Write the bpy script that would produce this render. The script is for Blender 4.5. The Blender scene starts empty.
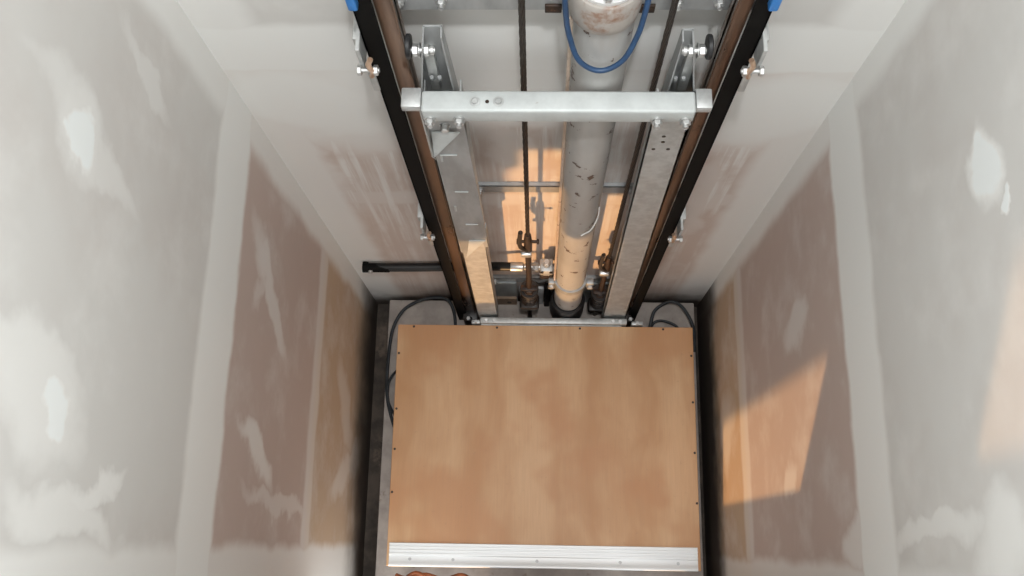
import bpy, bmesh, math, random
from mathutils import Vector, Matrix
random.seed(7)
scene = bpy.context.scene
COL = scene.collection
PI = math.pi

# ------------------------------------------------------------------ materials
class NT:
    def __init__(s, name):
        s.m = bpy.data.materials.new(name); s.m.use_nodes = True
        s.t = s.m.node_tree; s.t.nodes.clear()
        s.out = s.n('ShaderNodeOutputMaterial')
        s.b = s.n('ShaderNodeBsdfPrincipled')
        s.l(s.b.outputs[0], s.out.inputs[0])
    def n(s, t, **k):
        o = s.t.nodes.new(t)
        for a, v in k.items(): setattr(o, a, v)
        return o
    def l(s, a, b): s.t.links.new(a, b)
    def put(s, sock, v):
        if isinstance(v, (int, float)): sock.default_value = v
        elif isinstance(v, (tuple, list)): sock.default_value = tuple(v) + ((1,) if len(v) == 3 and sock.type == 'RGBA' else ())
        else: s.l(v, sock)
    def math(s, op, a, b=0.0, c=0.0, clamp=False):
        o = s.n('ShaderNodeMath', operation=op, use_clamp=clamp)
        for i, v in enumerate((a, b, c)): s.put(o.inputs[i], v)
        return o.outputs[0]
    def mix(s, f, a, b):
        o = s.n('ShaderNodeMix', data_type='RGBA')
        s.put(o.inputs[0], f); s.put(o.inputs[6], a); s.put(o.inputs[7], b)
        return o.outputs[2]
    def step(s, x, lo, hi):            # smooth 0..1 between lo and hi
        o = s.n('ShaderNodeMapRange', interpolation_type='SMOOTHSTEP')
        s.put(o.inputs[0], x); o.inputs[1].default_value = lo; o.inputs[2].default_value = hi
        return o.outputs[0]
    def coords(s):
        tc = s.n('ShaderNodeTexCoord'); sp = s.n('ShaderNodeSeparateXYZ')
        s.l(tc.outputs['Object'], sp.inputs[0])
        return tc.outputs['Object'], sp.outputs
    def noise(s, vec, scale, detail=3, rough=.55, stretch=None, out=0):
        if stretch:
            mp = s.n('ShaderNodeMapping'); s.l(vec, mp.inputs[0]); mp.inputs['Scale'].default_value = stretch
            vec = mp.outputs[0]
        o = s.n('ShaderNodeTexNoise'); s.l(vec, o.inputs['Vector'])
        o.inputs['Scale'].default_value = scale; o.inputs['Detail'].default_value = detail; o.inputs['Roughness'].default_value = rough
        return o.outputs[out]
    def bump(s, h, strength=.2, dist=.005):
        o = s.n('ShaderNodeBump'); s.put(o.inputs['Height'], h)
        o.inputs['Strength'].default_value = strength; o.inputs['Distance'].default_value = dist
        s.l(o.outputs[0], s.b.inputs['Normal'])

MAT = {}
def simple(name, col, rough=.5, metal=0.0, var=.12, scale=25, stretch=None, spots=None, rough_var=.1, bump=0.0, spot_scale=18, spot_lim=(.62, .7)):
    N = NT(name); v, sp = N.coords()
    f = N.noise(v, scale, 4, .6, stretch)
    dark = tuple(c * (1 - var * 1.6) for c in col); light = tuple(min(1, c * (1 + var)) for c in col)
    c = N.mix(N.step(f, .3, .7), dark, light)
    if spots:
        g = N.noise(v, spot_scale, 5, .65)
        c = N.mix(N.step(g, *spot_lim), c, spots)
    N.put(N.b.inputs['Base Color'], c)
    N.put(N.b.inputs['Metallic'], metal)
    N.put(N.b.inputs['Roughness'], N.math('MULTIPLY_ADD', f, rough_var * 2, rough - rough_var))
    if bump: N.bump(f, bump, .002)
    MAT[name] = N.m
    return N.m

simple('galvanised', (.52, .53, .52), .48, .5, .10, 34)
simple('galvanised_dull', (.40, .41, .41), .5, .55, .12, 24, (1, 1, .3))
simple('zinc_paint', (.53, .555, .545), .5, .15, .06, 20, None, (.36, .33, .30), .08, 0, 30, (.68, .75))
simple('zinc_bolt', (.58, .58, .57), .36, .8, .05, 60)
simple('yellow_zinc', (.72, .52, .38), .35, .8, .12, 60)
simple('black_steel', (.005, .0045, .004), .7, .0, .3, 30).node_tree.nodes['Principled BSDF'].inputs['Specular IOR Level'].default_value = .12
simple('greased_steel', (.17, .105, .07), .30, .75, .25, 14, (1, 1, .25), (.05, .03, .02), .1, 0, 10, (.62, .75))
simple('black_grease', (.02, .014, .011), .42, .1, .4, 45, None, (.045, .024, .014), .1, .4, 40, (.60, .7))
simple('rope_steel', (.045, .035, .028), .42, .4, .3, 120)
simple('rusty_brown', (.035, .019, .012), .5, .3, .4, 60, None, (.15, .07, .035), .1, .3, 70, (.6, .72))
simple('grey_paint', (.43, .425, .41), .38, .1, .08, 10, (1, 1, .35), (.085, .05, .035), .06, 0, 22, (.605, .635))
simple('cap_white', (.66, .66, .65), .35, .3, .04, 20)
simple('collar_paint', (.36, .33, .30), .5, .05, .1, 16, (1, 1, .5), (.24, .14, .095), .05, .1, 22, (.46, .68))
simple('blue_rubber', (.022, .06, .135), .4, 0, .1, 40)
simple('blue_plastic', (.03, .20, .55), .4, 0, .08, 40)
simple('black_rubber', (.015, .015, .016), .5, 0, .2, 40)
simple('cable_black', (.022, .026, .030), .5, 0, .2, 40)
simple('tube_clear', (.50, .40, .32), .3, 0, .1, 40)
simple('strap_white', (.75, .75, .72), .4, 0, .05, 40)
simple('concrete', (.40, .35, .315), .85, 0, .12, 12, None, (.22, .17, .14), .05, .3, 16, (.62, .75))
simple('concrete_dark', (.075, .058, .046), .9, 0, .3, 12, None, (.14, .105, .08), .05, .3, 9, (.55, .7))
simple('stand_plate', (.30, .32, .32), .5, .4, .16, 18, (1, 1, .3))
simple('stand_plate_light', (.52, .54, .55), .5, .3, .08, 18)
simple('board_brown', (.32, .22, .15), .7, 0, .12, 18)
simple('orange_cord', (.26, .08, .028), .5, 0, .2, 40)
simple('hose_black', (.010, .010, .010), .45, 0, .3, 60, (.2, 1, 1))
simple('screw_dark', (.05, .035, .025), .5, .4, .1, 60)

# aluminium door sill: shallow ribs are real geometry, plus fine brushing
simple('aluminium', (.74, .76, .765), .42, .2, .04, 40, (.06, 1, 1))

def plywood():
    N = NT('plywood'); v, sp = N.coords()
    w = N.noise(v, 2.6, 3, .55)
    mp = N.n('ShaderNodeMapping'); N.l(v, mp.inputs[0]); mp.inputs['Scale'].default_value = (5.5, .75, 1)
    d = N.n('ShaderNodeVectorMath', operation='ADD'); N.l(mp.outputs[0], d.inputs[0])
    nv = N.n('ShaderNodeTexNoise'); N.l(v, nv.inputs['Vector']); nv.inputs['Scale'].default_value = 2.5
    sc = N.n('ShaderNodeVectorMath', operation='SCALE'); N.l(nv.outputs[1], sc.inputs[0]); sc.inputs[3].default_value = .9
    N.l(sc.outputs[0], d.inputs[1])
    g = N.noise(d.outputs[0], 1.0, 4, .5)                         # broad veneer figure, stretched along Y
    fine = N.noise(v, 1, 3, .6, (170, 7, 1))                      # fine pores
    speck = N.noise(v, 46, 4, .6)
    c = N.mix(N.step(g, .34, .68), (.48, .25, .105), (.63, .395, .215))
    c = N.mix(N.math('MULTIPLY', N.step(w, .45, .62), .75), c, (.50, .245, .105))
    c = N.mix(N.math('MULTIPLY', N.step(fine, .35, .7), .16), c, (.40, .22, .12))
    c = N.mix(N.math('MULTIPLY', N.step(speck, .62, .74), .25), c, (.36, .20, .11))
    N.put(N.b.inputs['Base Color'], c); N.put(N.b.inputs['Roughness'], .5)
    N.bump(fine, .08, .001)
    MAT['plywood'] = N.m
plywood()

MUD = (.77, .77, .745)
def drywall(name, ua, bands, blobs, back=False, upper=(.60, .59, .565), lower=(.50, .405, .36), split=1.66, streak=None, foot_dark=(-.02, .14, .3), low=None):
    """ua: 0 or 1, the wall's horizontal axis; bands: (axis 'u'|'z', lo, hi, strength); blobs: (u, z, r1, r2, angle, strength)"""
    N = NT(name); v, sp = N.coords()
    wn = N.n('ShaderNodeTexNoise'); N.l(v, wn.inputs['Vector']); wn.inputs['Scale'].default_value = 7; wn.inputs['Detail'].default_value = 4
    ws = N.n('ShaderNodeSeparateColor'); N.l(wn.outputs[1], ws.inputs[0])
    def warp(x, ch, a): return N.math('ADD', x, N.math('MULTIPLY', N.math('SUBTRACT', ws.outputs[ch], .5), a))
    u1, z1 = warp(sp[ua], 0, .045), warp(sp[2], 1, .045)
    u2, z2 = warp(sp[ua], 0, .17), warp(sp[2], 1, .17)
    acc = None
    def mx(a, b): return b if a is None else N.math('MAXIMUM', a, b)
    for ax, lo, hi, st, soft in bands:
        x = u1 if ax == 'u' else z1
        e = N.math('MULTIPLY', N.step(x, lo - soft, lo + soft), N.math('SUBTRACT', 1.0, N.step(x, hi - soft, hi + soft)))
        acc = mx(acc, N.math('MULTIPLY', e, st))
    for (u, z, r1, r2, an, st) in blobs:
        du, dz = N.math('SUBTRACT', u2, u), N.math('SUBTRACT', z2, z)
        ca, sa = math.cos(an), math.sin(an)
        a = N.math('MULTIPLY', N.math('ADD', N.math('MULTIPLY', du, ca), N.math('MULTIPLY', dz, sa)), 1 / r1)
        b = N.math('MULTIPLY', N.math('SUBTRACT', N.math('MULTIPLY', dz, ca), N.math('MULTIPLY', du, sa)), 1 / r2)
        q = N.math('ADD', N.math('MULTIPLY', a, a), N.math('MULTIPLY', b, b))
        acc = mx(acc, N.math('MULTIPLY', N.math('SUBTRACT', 1.0, N.step(q, .2, 1.6)), st))
    smear = N.noise(v, 4.5, 4, .6)
    acc = mx(acc, N.math('MULTIPLY', N.step(smear, .45, .75), .35))
    if streak:
        stx = N.noise(v, 1, 4, .65, streak)
        zz = N.math('SUBTRACT', N.step(sp[2], .1, 1.3), N.math('MULTIPLY', N.step(sp[2], 1.6, 1.8), 1.75))
        acc = mx(acc, N.math('MULTIPLY', N.math('MULTIPLY', N.step(stx, .38, .66), N.step(smear, .30, .55)), N.math('MULTIPLY_ADD', zz, .45, .35)))
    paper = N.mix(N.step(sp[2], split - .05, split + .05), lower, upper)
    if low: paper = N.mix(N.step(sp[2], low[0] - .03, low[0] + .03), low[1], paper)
    mott = N.noise(v, 2.2, 4, .6)
    paper = N.mix(N.math('MULTIPLY', N.step(mott, .35, .7), .22), paper, tuple(c * .82 for c in lower))
    bright = N.mix(N.step(acc, .9, 1.25), MUD, (.80, .83, .82))
    c = N.mix(N.math('MINIMUM', acc, 1.0), paper, bright)
    # wall colour darkens toward the bottom, with a noisy edge
    zfoot = N.math('ADD', sp[2], N.math('MULTIPLY', N.math('SUBTRACT', N.noise(v, 5, 3, .55), .5), foot_dark[2]))
    N.put(N.b.inputs['Base Color'], N.mix(N.step(zfoot, foot_dark[0], foot_dark[1]), (.065, .049, .039), c))
    N.put(N.b.inputs['Roughness'], N.math('MULTIPLY_ADD', acc, -.18, .72))
    N.put(N.b.inputs['Specular IOR Level'], .3)
    N.bump(N.math('ADD', acc, N.math('MULTIPLY', N.noise(v, 90, 2, .5), .05)), .10, .004)
    MAT[name] = N.m
    return N.m

# ------------------------------------------------------------------ mesh helpers
class MB:
    def __init__(s): s.bm = bmesh.new()
    def _xf(s, vs, M):
        if M is not None: bmesh.ops.transform(s.bm, matrix=M, verts=vs)
    def box(s, x0, x1, y0, y1, z0, z1, bev=0.0, seg=2, M=None):
        r = bmesh.ops.create_cube(s.bm, size=1)
        vs = r['verts']
        for q in vs:
            q.co = Vector(((x0 + x1) / 2 + q.co.x * (x1 - x0), (y0 + y1) / 2 + q.co.y * (y1 - y0), (z0 + z1) / 2 + q.co.z * (z1 - z0)))
        s._xf(vs, M)
        if bev:
            es = list({e for q in vs for e in q.link_edges})
            bmesh.ops.bevel(s.bm, geom=es, offset=bev, segments=seg, affect='EDGES', profile=.5)
        return s
    def prism(s, pts, d, M=None):       # 3-D planar polygon pts extruded by the vector d
        vs = [s.bm.verts.new(p) for p in pts]
        f = s.bm.faces.new(vs)
        r = bmesh.ops.extrude_face_region(s.bm, geom=[f])
        nv = [g for g in r['geom'] if isinstance(g, bmesh.types.BMVert)]
        bmesh.ops.translate(s.bm, verts=nv, vec=Vector(d))
        s._xf(vs + nv, M)
        return s
    def lathe(s, prof, p, axis='Z', n=24):   # prof: (radius, height along the axis) from p
        rings = []
        R = {'Z': Matrix.Identity(3), 'X': Matrix.Rotation(PI / 2, 3, 'Y'), 'Y': Matrix.Rotation(-PI / 2, 3, 'X')}[axis] if isinstance(axis, str) else Vector((0, 0, 1)).rotation_difference(Vector(axis)).to_matrix()
        for r, h in prof:
            rings.append([s.bm.verts.new(Vector(p) + R @ Vector((r * math.cos(2 * PI * i / n), r * math.sin(2 * PI * i / n), h))) for i in range(n)])
        for a, b in zip(rings, rings[1:]):
            for i in range(n): s.bm.faces.new((a[i], a[(i + 1) % n], b[(i + 1) % n], b[i]))
        s.bm.faces.new(rings[0]); s.bm.faces.new(rings[-1])
        return s
    def cyl(s, p, r, h, axis='Z', n=20, bev=.12):
        b = min(r, abs(h)) * bev
        return s.lathe([(r - b, 0), (r, b), (r, h - b), (r - b, h)], p, axis, n)
    def hexa(s, p, r, h, axis='Z'): return s.lathe([(r * .9, 0), (r, h * .12), (r, h * .85), (r * .86, h)], p, axis, 6)
    def tube(s, pts, r, n=10, smooth=True):
        P = [Vector(p) for p in pts]
        if smooth and len(P) > 2:
            Q = []
            for i in range(len(P) - 1):
                a, b, c, d = P[max(i - 1, 0)], P[i], P[i + 1], P[min(i + 2, len(P) - 1)]
                for k in range(6):
                    t = k / 6
                    Q.append(.5 * ((2 * b) + (c - a) * t + (2 * a - 5 * b + 4 * c - d) * t * t + (3 * b - a - 3 * c + d) * t ** 3))
            Q.append(P[-1]); P = Q
        up = Vector((0, 0, 1)); rings = []
        t0 = (P[1] - P[0]).normalized()
        nrm = t0.orthogonal().normalized()
        for i, p in enumerate(P):
            t = (P[min(i + 1, len(P) - 1)] - P[max(i - 1, 0)]).normalized()
            nrm = (nrm - t * nrm.dot(t)).normalized(); bn = t.cross(nrm)
            rings.append([s.bm.verts.new(p + r * (math.cos(2 * PI * k / n) * nrm + math.sin(2 * PI * k / n) * bn)) for k in range(n)])
        for a, b in zip(rings, rings[1:]):
            for k in range(n): s.bm.faces.new((a[k], a[(k + 1) % n], b[(k + 1) % n], b[k]))
        s.bm.faces.new(rings[0]); s.bm.faces.new(rings[-1])
        return s
    def build(s, name, mat, parent=None, smooth=True, label=None):
        bmesh.ops.recalc_face_normals(s.bm, faces=s.bm.faces[:])
        me = bpy.data.meshes.new(name); s.bm.to_mesh(me); s.bm.free()
        me.materials.append(MAT[mat])
        if smooth:
            for p in me.polygons: p.use_smooth = True
            me.set_sharp_from_angle(angle=math.radians(35))
        o = bpy.data.objects.new(name, me); COL.objects.link(o)
        if parent is not None:
            o.parent = parent
            o.matrix_parent_inverse = Matrix.Translation(-Vector(parent.location))
        if label: o['label'] = label
        return o
def thing(name, label, cat, loc=(0, 0, 0), group=None):
    o = bpy.data.objects.new(name, None); COL.objects.link(o); o.location = loc
    o.empty_display_size = .05
    return tag(o, label, cat, group)
def tag(o, label, cat, group=None):
    o['label'] = label; o['category'] = cat
    if group: o['group'] = group
    return o
def struct(o): o['kind'] = 'structure'; return o
def sub(mb, name, mat, par, **k):        # a sub-part under a mesh part whose own origin is the world origin
    o = mb.build(name, mat, None, **k); o.parent = par
    return o

# ------------------------------------------------------------------ the shaft
XL, XR, YB, YF, ZT, ZP = -.75, .68, 1.12, -.13, 4.3, -.36
Lb = [(0.705, 2.35, 0.105, 0.062, -2.159, .7), (0.696, 2.346, 0.062, 0.042, -2.343, 1.4), (0.699, 2.301, 0.204, 0.036, -1.874, .55), (0.909, 2.141, 0.123, 0.025, -1.859, .5),
      (0.29, 2.355, 0.15, 0.085, -2.046, .75), (0.349, 2.427, 0.2, 0.05, -1.76, .7), (0.27, 2.32, 0.06, 0.04, -1.9, 1.35), (0.166, 2.144, 0.112, 0.022, -1.079, .9), (0.117, 2.215, 0.195, 0.038, -1.767, .8),
      (0.718, 1.259, 0.25, 0.045, -2.246, .6), (0.745, 1.362, 0.107, 0.035, -0.443, .4), (0.302, 1.262, 0.167, 0.042, -1.989, .75), (0.332, 1.341, 0.07, 0.03, 0.907, .6),
      (0.185, 1.012, 0.366, 0.028, -1.62, .5), (0.353, 0.10, 0.30, 0.068, 1.948, .5), (0.58, .2, .2, .08, -2.3, .4)]
Rb = [(0.701, 2.295, 0.064, 0.048, 3.015, 1.3), (0.731, 2.286, 0.03, 0.035, -1.994, 1.3), (0.62, 2.328, 0.016, 0.010, 2.678, 1.4), (0.684, 1.171, 0.127, 0.066, -1.943, .55),
      (0.699, 1.225, 0.091, 0.04, 1.186, .5), (0.10, 2.195, 0.103, 0.08, 0.994, .8), (0.12, 1.937, 0.201, 0.03, 1.466, .8), (0.112, 1.562, 0.137, 0.056, 1.281, .7),
      (0.275, 1.021, 0.092, 0.046, 0.816, .5), (0.514, 0.18, 0.167, 0.12, -2.573, .4)]
Bb = [(-0.56, 1.535, 0.26, 0.163, -0.883, .75), (-0.71, 1.346, 0.393, 0.097, -1.34, .7), (-0.317, 1.647, 0.292, 0.18, -0.61, .6), (-0.108, 1.354, 0.18, 0.074, -1.431, .5),
      (0.363, 1.599, 0.248, 0.079, 1.384, .55), (0.258, 1.219, 0.265, 0.06, 1.582, .4), (0.468, 0.983, 0.378, 0.054, 1.528, .4), (-0.161, 1.70, 0.6, 0.20, -0.05, .9), (-.6, 1.62, .3, .22, -.5, .95), (.55, 1.6, .3, .22, .5, .95),
      (0.143, 0.742, 0.401, 0.052, -1.42, .35), (.45, 1.7, .3, .12, .1, .7)]
drywall('drywall_left', 1, [('z', 1.55, 1.765, 1.0, .016), ('z', .64, .75, .55, .02), ('u', -.3, .075, .85, .02), ('u', 1.03, 1.3, .9, .03)], Lb, foot_dark=(-.30, .16, .35), low=(.695, (.50, .375, .265)))
drywall('drywall_right', 1, [('z', 1.565, 1.775, 1.0, .016), ('z', .42, .54, .5, .02), ('u', -.3, .055, .75, .02), ('u', 1.04, 1.3, .9, .03)], Rb, foot_dark=(-.10, .16, .3), low=(.48, (.50, .375, .265)))
drywall('drywall_back', 0, [('z', 1.78, 1.985, .95, .02), ('z', .93, 1.04, .4, .02), ('u', -1, -.62, .8, .03), ('u', .56, 1, .8, .03)], Bb, True, lower=(.57, .475, .42), split=1.88, streak=(38, 1, 1.3), foot_dark=(-.3, -.1, .3))
drywall('drywall_front', 0, [('u', -1, -.62, .8, .03), ('u', .56, 1, .8, .03)], [])

T = .1
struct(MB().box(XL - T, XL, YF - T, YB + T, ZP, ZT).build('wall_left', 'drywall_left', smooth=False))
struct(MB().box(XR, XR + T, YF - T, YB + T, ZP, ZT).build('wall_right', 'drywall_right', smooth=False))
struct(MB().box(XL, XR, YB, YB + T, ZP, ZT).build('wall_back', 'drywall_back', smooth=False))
w = MB()                                             # unseen front wall; openings stepped and blocked to shape the warm light patches
w.box(XL, -.612, YF - T, YF, .604, 1.95)
w.box(-.612, -.578, YF - T, YF, .742, 1.95)
w.box(-.578, -.41, YF - T, YF, .863, 1.95)
w.box(-.41, -.2575, YF - T, YF, .60, 1.95)
w.box(-.2575, .255, YF - T, YF, ZP, 1.95)  # added solid panel, keeps warm light off the right of the back wall
w.prism([(.255, YF - T, 1.19), (.463, YF - T, .96), (.463, YF - T, 1.95), (.255, YF - T, 1.95)], (0, T, 0))
w.box(.463, XR, YF - T, YF, ZP, 1.95)
w.box(.54, XR, YF - T, YF, 1.95, ZT)
w.box(-.56, .40, YF - T, YF, 1.95, 2.38)            # added blocker, limits the light coming through the upper opening
w.prism([(.40, YF - T, 1.95), (.54, YF - T, 1.95), (.54, YF - T, 1.965), (.40, YF - T, 2.12)], (0, T, 0))  # added slanted sill, slopes the edge of the upper light patch
w.box(XL, -.56, YF - T, YF, 1.95, ZT)
w.box(XL, -.2575, YF - T, YF, ZP, ZP + .2)
w.box(.255, .463, YF - T, YF, ZP, ZP + .2)
struct(w.build('wall_front', 'drywall_front', smooth=False))
struct(MB().box(XL - T, XR + T, YF - T, YB + T, ZP - .1, ZP).build('floor', 'concrete_dark', smooth=False))
tag(MB().box(-.672, .642, -.05, 1.10, ZP, -.2, .006).build('concrete_pad', 'concrete'),
    'pale brown concrete pad under the plywood platform, its rim showing at the back corners', 'concrete pad')

# ------------------------------------------------------------------ the platform
t = thing('lift_platform', 'orange-brown plywood lift platform at the bottom of the shaft', 'platform', (0, .47, 0))
deck = MB().box(-.598, .598, 0, .944, -.022, 0, .0015, 1).build('deck', 'plywood', t)
MB().box(-.585, .585, .02, .93, -.10, -.022, .004).build('under_frame', 'galvanised_dull', t)
# ribbed aluminium sill: one extruded profile along the front edge
prof = [(0, -.02), (0, .004), (.003, .007), (.012, .007), (.015, .005), (.040, .005), (.043, .008), (.049, .008), (.050, .004), (.055, .004), (.056, .008), (.062, .008), (.063, .004), (.067, .004),
        (.068, .008), (.074, .008), (.075, .004), (.079, .004), (.080, .0075), (.086, .0075), (.088, .0005), (.0015, .0005), (.0015, -.02)]
sl = MB().prism([(-.588, y - .0015, z) for y, z in prof], (1.174, 0, 0)).build('door_sill', 'aluminium', t, label='ribbed bright aluminium sill')
for x in (-.508, -.343, -.023, .292, .511):
    sub(MB().cyl((x, .026, .005), .006, .0012), 'screw', 'galvanised_dull', sl)
for x, y in ((-.533, .936), (-.194, .935), (.143, .935), (.479, .935), (-.589, .825), (-.588, .60), (-.587, .441), (-.589, .275), (.589, .827), (.589, .64), (.589, .442), (.591, .25)):
    sub(MB().cyl((x, y, -.0005), .0048, .0015), 'screw', 'screw_dark', deck)
MB().box(-.26, .31, .9445, .9475, -.06, .003).build('edge_strip', 'galvanised', t)

# ------------------------------------------------------------------ guide rails
def rail(side, xs, label):
    a0, a1, b0, b1, out = xs                          # backing channel, blade, outward sign
    t = thing('guide_rail', label, 'rail', ((a0 + a1) / 2, 1.05, -.2), 'steel guide rails')
    lo, hi = min(a0, a1), max(a0, a1)
    m = MB()
    m.box(lo, hi, 1.012, 1.018, -.2, 4.2, .001, 1)
    xo = lo if out < 0 else hi
    m.box(min(xo, xo - out * .005), max(xo, xo - out * .005), 1.012, 1.070, -.2, 4.2, .001, 1)
    m.build('backing_channel', 'black_steel', t)
    lo, hi = min(b0, b1), max(b0, b1)
    MB().box(lo, hi, 1.022, 1.036, -.2, 4.2, .002, 2).box(hi - .004 if out < 0 else lo, hi if out < 0 else lo + .004, 1.014, 1.05, -.2, 4.2, .001, 1).build('blade', 'greased_steel', t, label='brown greasy running face of the rail')
    # foot shoe
    xt = -.314 if out < 0 else .350
    f = MB().box(lo - .012, hi + .012, .985, 1.05, -.19, -.08, .006).box(xt - .015, xt + .015, .970, .99, -.19, -.035 if out < 0 else -.02, .006)
    ft = f.build('foot_clamp', 'black_grease', t)
    sub(MB().hexa((xt, .980, -.036 if out < 0 else -.021), .0085, .010, 'Z'), 'nut', 'zinc_bolt', ft)
    for z in (2.065, 1.045):
        x = xo - out * .006
        xa, xb = xo + out * .002, xo + out * .010
        c = MB()
        c.box(min(xa, xb) , max(xa, xb), .980, 1.028, z - .012, z + .062, .001, 1)        # plate against the rail edge
        c.box(x - .007, x + .007, .980, .984, z - .100, z - .004, .0015)                  # hanging tongue
        c.box(min(xo + out * .004, xo + out * .026), max(xo + out * .004, xo + out * .026), 1.028, 1.1185, z - .02, z + .02, .002)   # arm back to the wall
        cl = c.build('rail_clip', 'galvanised', t)
        lug = MB().tube([(x - out * .002, .974, z - .026), (x - out * .009, .968, z), (x - out * .004, .968, z + .026), (x - out * .011, .971, z + .044)], .0055)
        sub(lug, 'clip_finger', 'yellow_zinc', cl, label='copper-toned clip finger')
        b = MB()
        b.cyl((x - .022, .971, z + .002), .005, .044, 'X', 14)
        b.hexa((x - out * .015 - .0045, .971, z + .002), .0105, .009, 'X')
        b.hexa((x + out * .017 - .0045, .971, z + .002), .0105, .009, 'X')
        sub(b, 'bolt', 'zinc_bolt', cl)
    x = xo - out * .008
    MB().box(x - .009, x + .009, .992, 1.0115, 2.238, 2.36, .004).build('end_clip', 'blue_plastic', t, label='blue plastic clip')
    return t
rail(-1, (-.366, -.328, -.328, -.290, -1), 'tall black steel guide rail left of the grey cylinder, dangling clips on its left edge')
rail(1, (.349, .384, .349, .318, 1), 'tall black steel guide rail right of the grey cylinder, dangling clips on its right edge')

# ------------------------------------------------------------------ wall struts
def strut(x0, x1, z0, z1, y0, label, bolts, rust=()):
    t = thing('wall_strut', label, 'strut', ((x0 + x1) / 2, YB, (z0 + z1) / 2), 'galvanised struts bolted across the back wall')
    h = z1 - z0
    MB().box(x0, x1, y0, y0 + .004, z0, z1, .001, 1).box(x0, x1, y0, YB, z1 - .004, z1, .001, 1).box(x0, x1, y0 + .003, YB, z0, z0 + .004, .001, 1).build('channel', 'galvanised_dull', t)
    for x, z in bolts:
        MB().cyl((x, y0, z), .011, -.003, 'Y', 18).hexa((x, y0 - .003, z), .0095, -.008, 'Y').cyl((x, y0 - .011, z), .005, -.006, 'Y', 12).build('bolt', 'zinc_bolt', t)
    for x in rust: MB().box(x - .016, x + .016, y0 - .006, y0 + .002, z0 - .002, z0 + .022, .002).build('clamp', 'rusty_brown', t, label='rusty clamp plate')
    return t
strut(-.345, .40, 2.112, 2.185, 1.075, 'galvanised strut across the back wall at the top edge, behind the cylinder head', ((-.295, 2.143), (-.215, 2.143), (.228, 2.143), (.305, 2.143)), (-.004, .172))
strut(-.30, .33, 1.078, 1.124, 1.105, 'galvanised strut halfway down the back wall, a small bolt at each end', ((-.203, 1.095), (.243, 1.095)))
strut(-.30, .33, .085, .140, 1.104, 'lowest galvanised strut low on the back wall, just under the black hose', ((-.20, .11), (.29, .11)))

# ------------------------------------------------------------------ car sling
t = thing('car_sling', 'galvanised lift carriage frame with two uprights and a pale crossbeam standing behind the platform', 'carriage frame', (0, .97, 0))
beam = MB().box(-.270, .288, .936, .984, 1.912, 1.962, .006, 3).build('crossbeam', 'zinc_paint', t, label='pale grey horizontal crossbeam')
for x in (-.254, -.194, .213, .271):
    sub(MB().cyl((x, .936, 1.926), .0125, -.003, 'Y', 18).hexa((x, .933, 1.926), .011, -.009, 'Y').cyl((x, .924, 1.926), .006, -.006, 'Y', 12), 'bolt', 'zinc_bolt', beam)
for x in (-.160, -.112): sub(MB().lathe([(.011, 0), (.011, .0015), (.0075, .0018), (.0072, .0008)], (x, .958, 1.9618), 'Z', 20).cyl((x, .958, 1.962), .006, .004), 'rivet', 'galvanised', beam)
sub(MB().cyl((-.135, .958, 1.9616), .004, .0015), 'rivet', 'rusty_brown', beam)
for sx, x0, x1 in ((-1, -.312, -.271), (1, .289, .322)):
    MB().box(x0, x1, .948, .992, 1.935, 1.958, .003).build('guide_tab', 'galvanised', t)

def top_channel(xo, xi, xot, xit, zt, out):         # outer / inner edge at the beam and at the tapered top
    m = MB(); zb = 1.84; k = (zt - zb) / (zt - 1.96)
    def at(a, b): return b + (a - b) * k
    ob, ib = at(xo, xot), at(xi, xit)
    m.prism([(ob, 1.034, zb), (ib, 1.034, zb), (xit, 1.034, zt), (xot, 1.034, zt)], (0, .004, 0))
    m.prism([(ob, .987, zb), (ob, 1.036, zb), (xot, 1.036, zt), (xot, .987, zt)], (-out * .003, 0, 0))
    m.prism([(ib, .990, zb), (ib, 1.036, zb), (xit, 1.036, zt), (xit, 1.010, zt)], (out * .003, 0, 0))
    m.build('top_channel', 'galvanised_dull', t)
    xc = (xo + xi) / 2 + out * .008
    MB().box(xc - .010, xc + .010, 1.016, 1.034, 1.90, 2.05, .002).build('web_glint', 'galvanised', t)  # added pale strip, stands in for light reflecting off the channel web
    for dx in (-.012, .004): MB().hexa((xc + dx - out * .01, 1.008, 1.962), .005, .010, 'Z').build('nut', 'galvanised_dull', t)
    xf = xot + (xo - xot) * .25; zz = 2.096
    g = MB().lathe([(.004, -.005), (.022, -.005), (.024, -.003), (.024, .003), (.022, .005), (.004, .005)], (xf + out * .023, 1.004, zz + .004), 'X', 28).build('guide_roller', 'black_rubber', t)
    b = MB()
    s0 = xf + out * .026; s1 = xf - out * .028
    b.cyl((min(s0, s1), .998, zz), .0065, abs(s0 - s1), 'X', 16)
    b.hexa((xf + out * .010 - .006, .998, zz), .0125, .012, 'X'); b.hexa((xf - out * .011 - .005, .998, zz), .0115, .010, 'X')
    b.cyl((xf + out * .002 - .001, .998, zz), .015, .002, 'X'); b.cyl((xf - out * .022 - .004, .998, zz), .009, .008, 'X')
    sub(b, 'axle_bolt', 'zinc_bolt', g)
top_channel(-.271, -.207, -.251, -.214, 2.12, -1)
top_channel(.286, .236, .262, .240, 2.108, 1)

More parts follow.
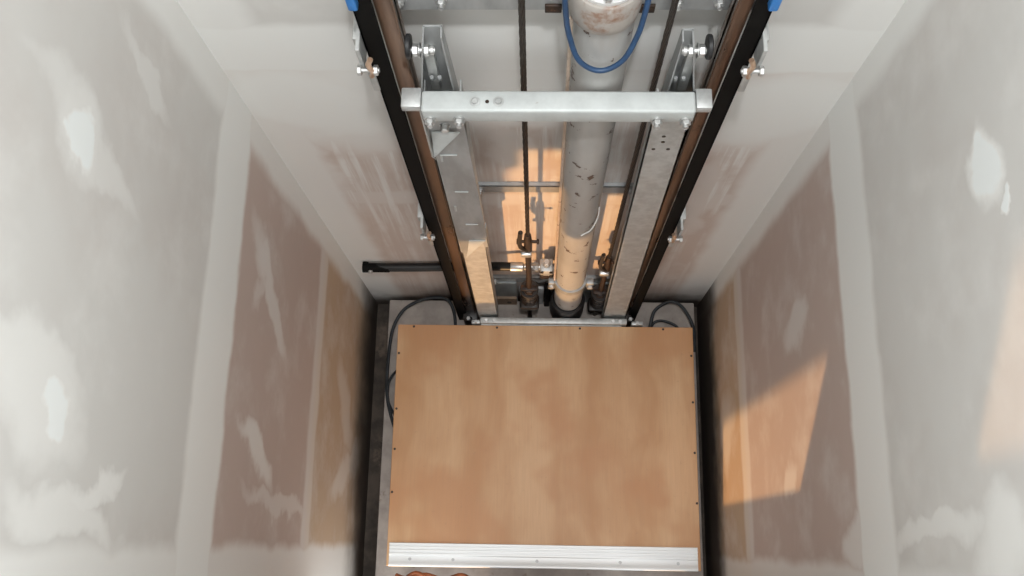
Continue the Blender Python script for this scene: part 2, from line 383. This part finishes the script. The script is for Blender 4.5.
# left upright: inner channel, shorter sleeve plate over its upper half, folded gusset ears
m = MB()
m.box(-.272, -.192, .985, .989, -.06, 1.92, .001, 1).box(-.272, -.268, .985, 1.030, -.06, 1.92, .001, 1).box(-.196, -.192, .985, 1.030, -.06, 1.92, .001, 1)
m.build('upright', 'galvanised', t)
m = MB()
m.prism([(-.276, .9815, 1.92), (-.196, .9815, 1.92), (-.182, .9815, .93), (-.196, .9815, .915), (-.200, .9815, .985), (-.236, .9815, .985), (-.258, .9815, .85), (-.274, .9815, .87)], (0, .003, 0))
m.box(-.186, -.182, .9815, 1.0, .93, 1.10, .001, 1)
sl = m.build('sleeve_plate', 'galvanised_dull', t)
m = MB()
m.prism([(-.279, .985, 1.92), (-.279, .958, 1.92), (-.279, .958, 1.68), (-.279, .985, 1.60)], (.003, 0, 0))
m.build('side_lip', 'galvanised', t)
MB().prism([(-.270, .978, 1.770), (-.206, .972, 1.780), (-.276, .966, 1.655)], (0, .003, 0)).build('gusset', 'zinc_paint', t, label='bright folded triangular gusset')
MB().prism([(-.240, .979, .990), (-.190, .976, 1.0), (-.258, .970, .845)], (0, .003, 0)).build('gusset', 'zinc_paint', t, label='bright folded triangular gusset')
for x, z in ((-.242, 1.64), (-.232, 1.40), (-.222, 1.14)): sub(MB().box(x - .018, x + .018, .979, .982, z - .004, z, .001, 1), 'slot', 'zinc_paint', sl)
for x, z in ((-.262, 1.62), (-.258, 1.27)): sub(MB().box(x - .003, x + .003, .979, .982, z - .02, z + .02, .001, 1), 'slot', 'zinc_paint', sl)
sub(MB().cyl((-.237, .9815, 1.800), .012, -.003, 'Y').hexa((-.237, .9785, 1.800), .010, -.012, 'Y'), 'bolt', 'zinc_bolt', sl)
# right upright
m = MB()
m.prism([(.215, .985, 1.92), (.298, .985, 1.92), (.330, .985, -.06), (.236, .985, -.06)], (0, .004, 0))
m.prism([(.215, .985, 1.92), (.215, 1.010, 1.92), (.236, 1.010, -.06), (.236, .985, -.06)], (.004, 0, 0))
m.prism([(.294, .985, 1.92), (.294, 1.010, 1.92), (.326, 1.010, -.06), (.326, .985, -.06)], (.004, 0, 0))
ur = m.build('upright', 'galvanised', t)
for x, z in ((.253, 1.74), (.255, 1.71), (.238, 1.67), (.272, 1.67)): sub(MB().cyl((x, .9852, z), .0045, -.0012, 'Y', 12), 'hole', 'screw_dark', ur)
# bottom crossbar and its clips
cb = MB().box(-.262, .332, .950, .975, -.06, .016, .004).build('bottom_bar', 'galvanised', t)
for x, y in ((-.238, .962), (-.205, .962), (.276, .962), (.304, .962)): sub(MB().hexa((x, y, .016), .008, .007), 'bolt', 'zinc_bolt', cb)
for x0, x1 in ((-.298, -.264), (.352, .398)):
    e = MB().box(x0, x1, .950, .966, -.05, .006, .003).build('end_clip', 'galvanised', t)
    sub(MB().hexa(((x0 + x1) / 2, .958, .006), .0075, .009), 'bolt', 'zinc_bolt', e)

# ------------------------------------------------------------------ hydraulic cylinder
cx, cy = .092, 1.048
t = thing('hydraulic_cylinder', 'tall grey hydraulic cylinder with scuffed paint and a rust-stained collar', 'cylinder', (cx, cy, -.1))
bar = MB().lathe([(.0545, .06), (.0555, .10), (.0575, 2.19), (.057, 2.195)], (cx, cy, 0), 'Z', 40).build('barrel', 'grey_paint', t)
hd = MB().lathe([(.062, 2.170), (.066, 2.177), (.0675, 2.195), (.0675, 2.252), (.064, 2.259), (.058, 2.259), (.057, 2.263), (.020, 2.263)], (cx - .004, cy, 0), 'Z', 40).build('collar', 'collar_paint', t, label='rust-stained pale collar')
cp = sub(MB().lathe([(.058, 2.259), (.059, 2.262), (.058, 2.267), (.03, 2.268)], (cx - .004, cy, 0), 'Z', 40), 'cap', 'cap_white', hd)
MB().hexa((cx - .004, cy - .050, 2.267), .009, .012).build('cap_bolt', 'zinc_bolt', t)
MB().cyl((cx - .004, cy, 2.263), .036, 1.9, 'Z', 32, .02).build('ram', 'zinc_bolt', t)
sr = MB().lathe([(.056, -.2), (.062, -.2), (.062, -.12), (.070, -.11), (.070, .035), (.067, .055), (.060, .06), (.054, .03)], (cx, cy, 0), 'Z', 36).build('seat_ring', 'black_rubber', t, label='black seat ring')
cg = MB().lathe([(.056, .33), (.063, .33), (.063, .37), (.056, .37)], (cx, cy, 0), 'Z', 36).box(cx - .082, cx - .058, cy - .03, cy - .006, .325, .375, .004).box(cx + .058, cx + .086, cy - .03, cy - .006, .325, .375, .004).build('clamp', 'galvanised_dull', t)
for s in (-1, 1): sub(MB().hexa((cx + s * .072, cy - .030, .35), .012, -.012, 'Y'), 'bolt', 'zinc_bolt', cg)
MB().tube([(cx - .060, cy - .022, .40), (cx - .060, cy - .020, 1.2), (cx - .063, cy - .022, 2.165)], .0042, 8).build('drain_tube', 'tube_clear', t, label='thin tan drain tube')
MB().tube([(cx + .054, cy - .022, 1.165), (cx + .052, cy - .036, 1.12), (cx + .036, cy - .056, 1.07), (cx + .016, cy - .062, 1.045), (cx + .006, cy - .067, 1.042)], .0022, 6).build('cable_tie', 'strap_white', t, label='loose white tie strap')
h = MB().tube([(cx - .080, cy - .02, 2.34), (cx - .077, cy - .035, 2.235), (cx - .067, cy - .045, 2.145), (cx - .045, cy - .066, 2.085), (cx - .004, cy - .074, 2.062), (cx + .036, cy - .066, 2.085), (cx + .058, cy - .047, 2.135), (cx + .067, cy - .034, 2.19), (cx + .073, cy - .012, 2.26), (cx + .074, cy + .01, 2.34)], .0055, 12)
tag(h.build('blue_hose', 'blue_rubber'), 'thin blue rubber hose looped under the collar of the grey cylinder', 'hose')

# ------------------------------------------------------------------ hoist ropes and their anchors
def rope(x, y, zb, lab):
    m = MB(); n = 6
    m.cyl((x, y, zb), .0052, 4.15 - zb, 'Z', 10)
    for k in range(n):                                  # six strands laid around the core
        a0 = 2 * PI * k / n
        N_ = int((4.15 - zb) / .02)
        pts = [(x + .0042 * math.cos(a0 + i * .55), y + .0042 * math.sin(a0 + i * .55), zb + i * .02) for i in range(N_)]
        m.tube(pts, .0026, 5, False)
    return tag(m.build('hoist_rope', 'rope_steel'), lab, 'rope', 'steel hoist ropes')
rope(-.062, 1.022, .90, 'dark steel hoist rope hanging left of the grey cylinder, clear of both uprights')
rope(.216, 1.046, .60, 'dark steel hoist rope hanging right of the grey cylinder, along the right upright')

def anchor(x, y, zt, zb, lab):
    t = thing('rope_anchor', lab, 'rope anchor', (x, y, -.2), 'greasy rope anchors at the foot of the ropes')
    s = MB().lathe([(.008, zt - .16), (.013, zt - .14), (.014, zt - .04), (.011, zt + .02), (.009, zt + .03)], (x, y, 0), 'Z', 16).build('socket', 'rusty_brown', t)
    sub(MB().cyl((x - .034, y - .004, zt - .03), .0055, .068, 'X', 12).hexa((x - .036, y - .004, zt - .03), .009, .008, 'X').hexa((x + .028, y - .004, zt - .03), .009, .008, 'X'), 'pin', 'rusty_brown', s)
    MB().tube([(x - .004, y - .010, zt - .10), (x - .024, y - .012, zt - .06), (x - .026, y - .010, zt + .0), (x - .022, y - .006, zt + .065)], .0075, 10).build('rope_tail', 'rope_steel', t)
    MB().box(x - .024, x + .012, y - .020, y + .004, zt - .155, zt - .125, .005).build('rope_clip', 'zinc_bolt', t, label='shiny rope clip')
    MB().cyl((x, y, -.2), .0105, zt - .15 + .2, 'Z', 14).build('rod', 'rusty_brown', t)
    # greasy compression spring, washers and lock nuts round the rod
    L = .16; z0 = zb + .06
    MB().tube([(x + .024 * math.cos(i * .6), y + .024 * math.sin(i * .6), z0 + L * i / 52) for i in range(53)], .009, 8, False).build('spring', 'black_grease', t)
    MB().box(x - .038, x + .038, y - .030, y + .03, z0 - .055, z0 - .010, .010).build('spring_cup', 'black_grease', t)
    MB().cyl((x, y, z0 + L), .036, .014).build('washer', 'black_grease', t)
    MB().hexa((x, y - .006, z0 + L + .014), .022, .016).hexa((x, y - .006, z0 + L + .032), .018, .010).box(x - .030, x + .030, y - .016, y + .006, z0 + L + .042, z0 + L + .05, .003).build('lock_nut', 'rusty_brown', t)
anchor(-.062, 1.022, .90, .05, 'greasy rope anchor with spring below the left hoist rope, left of the grey cylinder')
anchor(.216, 1.046, .60, -.08, 'greasy rope anchor with spring right of the grey cylinder, partly behind the right upright')

# ------------------------------------------------------------------ pit stand, hose, valve
t = thing('cylinder_stand', 'grey steel plate stand low on the back wall behind the foot of the cylinder', 'stand', (0, 1.1, ZP))
bp = MB().box(-.275, -.115, 1.094, 1.104, -.19, .10, .002, 1).build('back_plate', 'stand_plate', t)
lp = MB().box(-.27, -.118, 1.082, 1.094, -.20, -.10, .002, 1).build('brown_plate', 'board_brown', t)
sub(MB().cyl((-.15, 1.082, -.15), .009, -.004, 'Y', 16), 'hole', 'screw_dark', lp)
wp = MB().box(-.104, -.006, 1.086, 1.098, -.20, .05, .002, 1).build('front_plate', 'stand_plate_light', t)
sub(MB().cyl((-.058, 1.086, -.075), .016, -.004, 'Y', 20).hexa((-.058, 1.082, -.075), .013, -.012, 'Y'), 'bolt', 'black_grease', wp)
MB().box(-.003, .020, 1.075, 1.10, -.2, .10, .004).build('post', 'black_steel', t)
MB().box(.15, .28, 1.094, 1.104, -.19, .10, .002, 1).build('back_plate', 'stand_plate', t)
yh, zh = 1.066, .428
t = thing('hydraulic_hose', 'black hydraulic hose running level along the back wall from the left to the cylinder', 'hose', (-.4, yh, zh))
MB().tube([(-.682, 1.099, .292), (-.5, 1.099, .298), (-.37, 1.099, .308), (-.27, 1.094, .335), (-.19, 1.074, .405), (-.125, yh, zh)], .0165, 14).build('hose', 'hose_black', t)
MB().lathe([(.019, 0), (.019, .02), (.0178, .022), (.0178, .10), (.015, .105)], (-.699, 1.098, .292), 'X', 18).cyl((-.690, 1.098, .292), .012, YB - 1.098, 'Y', 14).build('wall_elbow', 'black_steel', t)
MB().cyl((-.668, 1.0825, .298), .009, -.007, 'Y', 12).build('elbow_plug', 'zinc_bolt', t)
MB().lathe([(.0165, 0), (.018, .003), (.018, .045), (.012, .05), (.012, .07)], (-.13, yh, zh), 'X', 20).build('end_ferrule', 'zinc_bolt', t)
t = thing('valve_block', 'small silver square valve at the cylinder end of the black hose', 'valve', (.006, yh, zh))
MB().cyl((-.062, yh, zh), .011, .05, 'X', 14).hexa((-.05, yh, zh), .018, .024, 'X').build('inlet_nut', 'zinc_bolt', t)
vb = MB().box(-.022, .025, yh - .026, yh + .024, zh - .03, zh + .03, .005).build('body', 'galvanised', t)
for dx in (-.015, .018):
    for dz in (-.023, .023): sub(MB().cyl((dx, yh - .026, zh + dz), .006, -.004, 'Y', 12), 'screw', 'screw_dark', vb)
MB().cyl((.002, yh, zh + .03), .014, .03, 'Z', 16).hexa((.002, yh, zh + .055), .012, .012).build('stem', 'zinc_bolt', t)
MB().box(-.022, .026, yh - .018, yh + .02, zh - .10, zh - .03, .008).build('lower_port', 'rusty_brown', t)
MB().hexa((.025, yh, zh), .014, .010, 'X').build('outlet_nut', 'zinc_bolt', t)

# ------------------------------------------------------------------ loose cables in the pit
zc = -.155
m = MB().tube([(-.60, .50, -.19), (-.628, .576, zc), (-.652, .667, zc), (-.658, .767, zc), (-.654, .883, zc), (-.641, .969, zc), (-.602, 1.039, zc + .01), (-.54, 1.077, zc + .02), (-.474, 1.094, zc + .02), (-.412, 1.084, zc + .02), (-.384, 1.030, zc + .01), (-.378, .96, zc - .02)], .007, 10)
m.tube([(-.60, .80, -.18), (-.627, .768, zc + .01), (-.649, .722, zc + .01), (-.645, .646, zc + .01), (-.61, .58, -.18)], .0055, 10)
tag(m.build('loose_cable', 'cable_black'), 'black cable arching behind the back left corner of the plywood and down its left edge', 'cable', 'loose cables beside the platform')
m = MB().tube([(.44, .95, -.18), (.448, .989, zc), (.466, 1.048, zc + .01), (.518, 1.083, zc + .02), (.564, 1.077, zc + .02), (.601, 1.039, zc + .01), (.628, .975, zc), (.632, .88, -.18)], .007, 10)
m.tube([(.44, .96, -.18), (.465, 1.0, zc), (.507, 1.006, zc), (.56, .98, zc), (.57, .93, -.18)], .0055, 10)
tag(m.build('loose_cable', 'cable_black'), 'black cable arching behind the back right corner of the plywood', 'cable', 'loose cables beside the platform')
m = MB().tube([(-.58, -.040, -.15), (-.53, -.052, -.135), (-.46, -.036, -.14), (-.38, -.055, -.13), (-.32, -.035, -.14), (-.27, -.06, -.15)], .009, 10)
m.tube([(-.56, -.07, -.15), (-.50, -.03, -.14), (-.42, -.06, -.13), (-.33, -.035, -.145)], .009, 10)
tag(m.build('orange_cord', 'orange_cord'), 'rust-orange cord lying in the gap in front of the aluminium sill', 'cord')

# ------------------------------------------------------------------ light
wd = bpy.data.worlds.new('sky'); scene.world = wd; wd.use_nodes = True
bg = wd.node_tree.nodes['Background']; bg.inputs[0].default_value = (.95, .99, 1.0, 1); bg.inputs[1].default_value = 1.05
def lamp(name, kind, loc, aim, energy, col, **k):
    d = bpy.data.lights.new(name, kind); d.energy = energy; d.color = col
    for a, v in k.items(): setattr(d, a, v)
    o = bpy.data.objects.new(name, d); COL.objects.link(o); o.location = loc
    o.rotation_euler = (Vector(aim) - Vector(loc)).to_track_quat('-Z', 'Y').to_euler()
    return o
# added point light above the open shaft, stands in for flash and daylight
lamp('shaft_fill_light', 'POINT', (.05, .12, 4.9), (0, .4, 0), 115, (.98, .99, 1), shadow_soft_size=.06)
# low evening sun thrown up off the floors of the two landings through the door openings
def glow(name, p, t_, e, col, size, cone, blend=.1):
    dirv = Vector((.38, 1, .3)); P = Vector(p) - dirv * t_
    lamp(name, 'SPOT', P, p, e, col, shadow_soft_size=size, spot_size=math.radians(cone), spot_blend=blend)
glow('lower_landing_sun', (-.02, 1.12, .80), 6.0, 1050, (1, .54, .21), .09, 26)
glow('upper_landing_sun', (.68, .30, 2.22), 6.0, 7000, (1, .55, .26), .42, 3.4, 1.0)

# ------------------------------------------------------------------ camera
cam = bpy.data.cameras.new('camera'); co = bpy.data.objects.new('camera', cam); COL.objects.link(co)
f_px, pitch, yaw, roll = 927.3, .2687, .1069, -.0938
cam.sensor_width = 36; cam.lens = 36 * f_px / 1024; cam.clip_start = .02
co.matrix_world = Matrix.Translation((-.0275, .0955, 3.6789)) @ (Matrix.Rotation(yaw, 4, 'Z') @ Matrix.Rotation(pitch, 4, 'X') @ Matrix.Rotation(roll, 4, 'Z'))
scene.camera = co
scene.view_settings.view_transform = 'Standard'; scene.view_settings.look = 'None'
scene.view_settings.gamma = 1; scene.view_settings.use_curve_mapping = False
scene.view_settings.exposure = 0.92
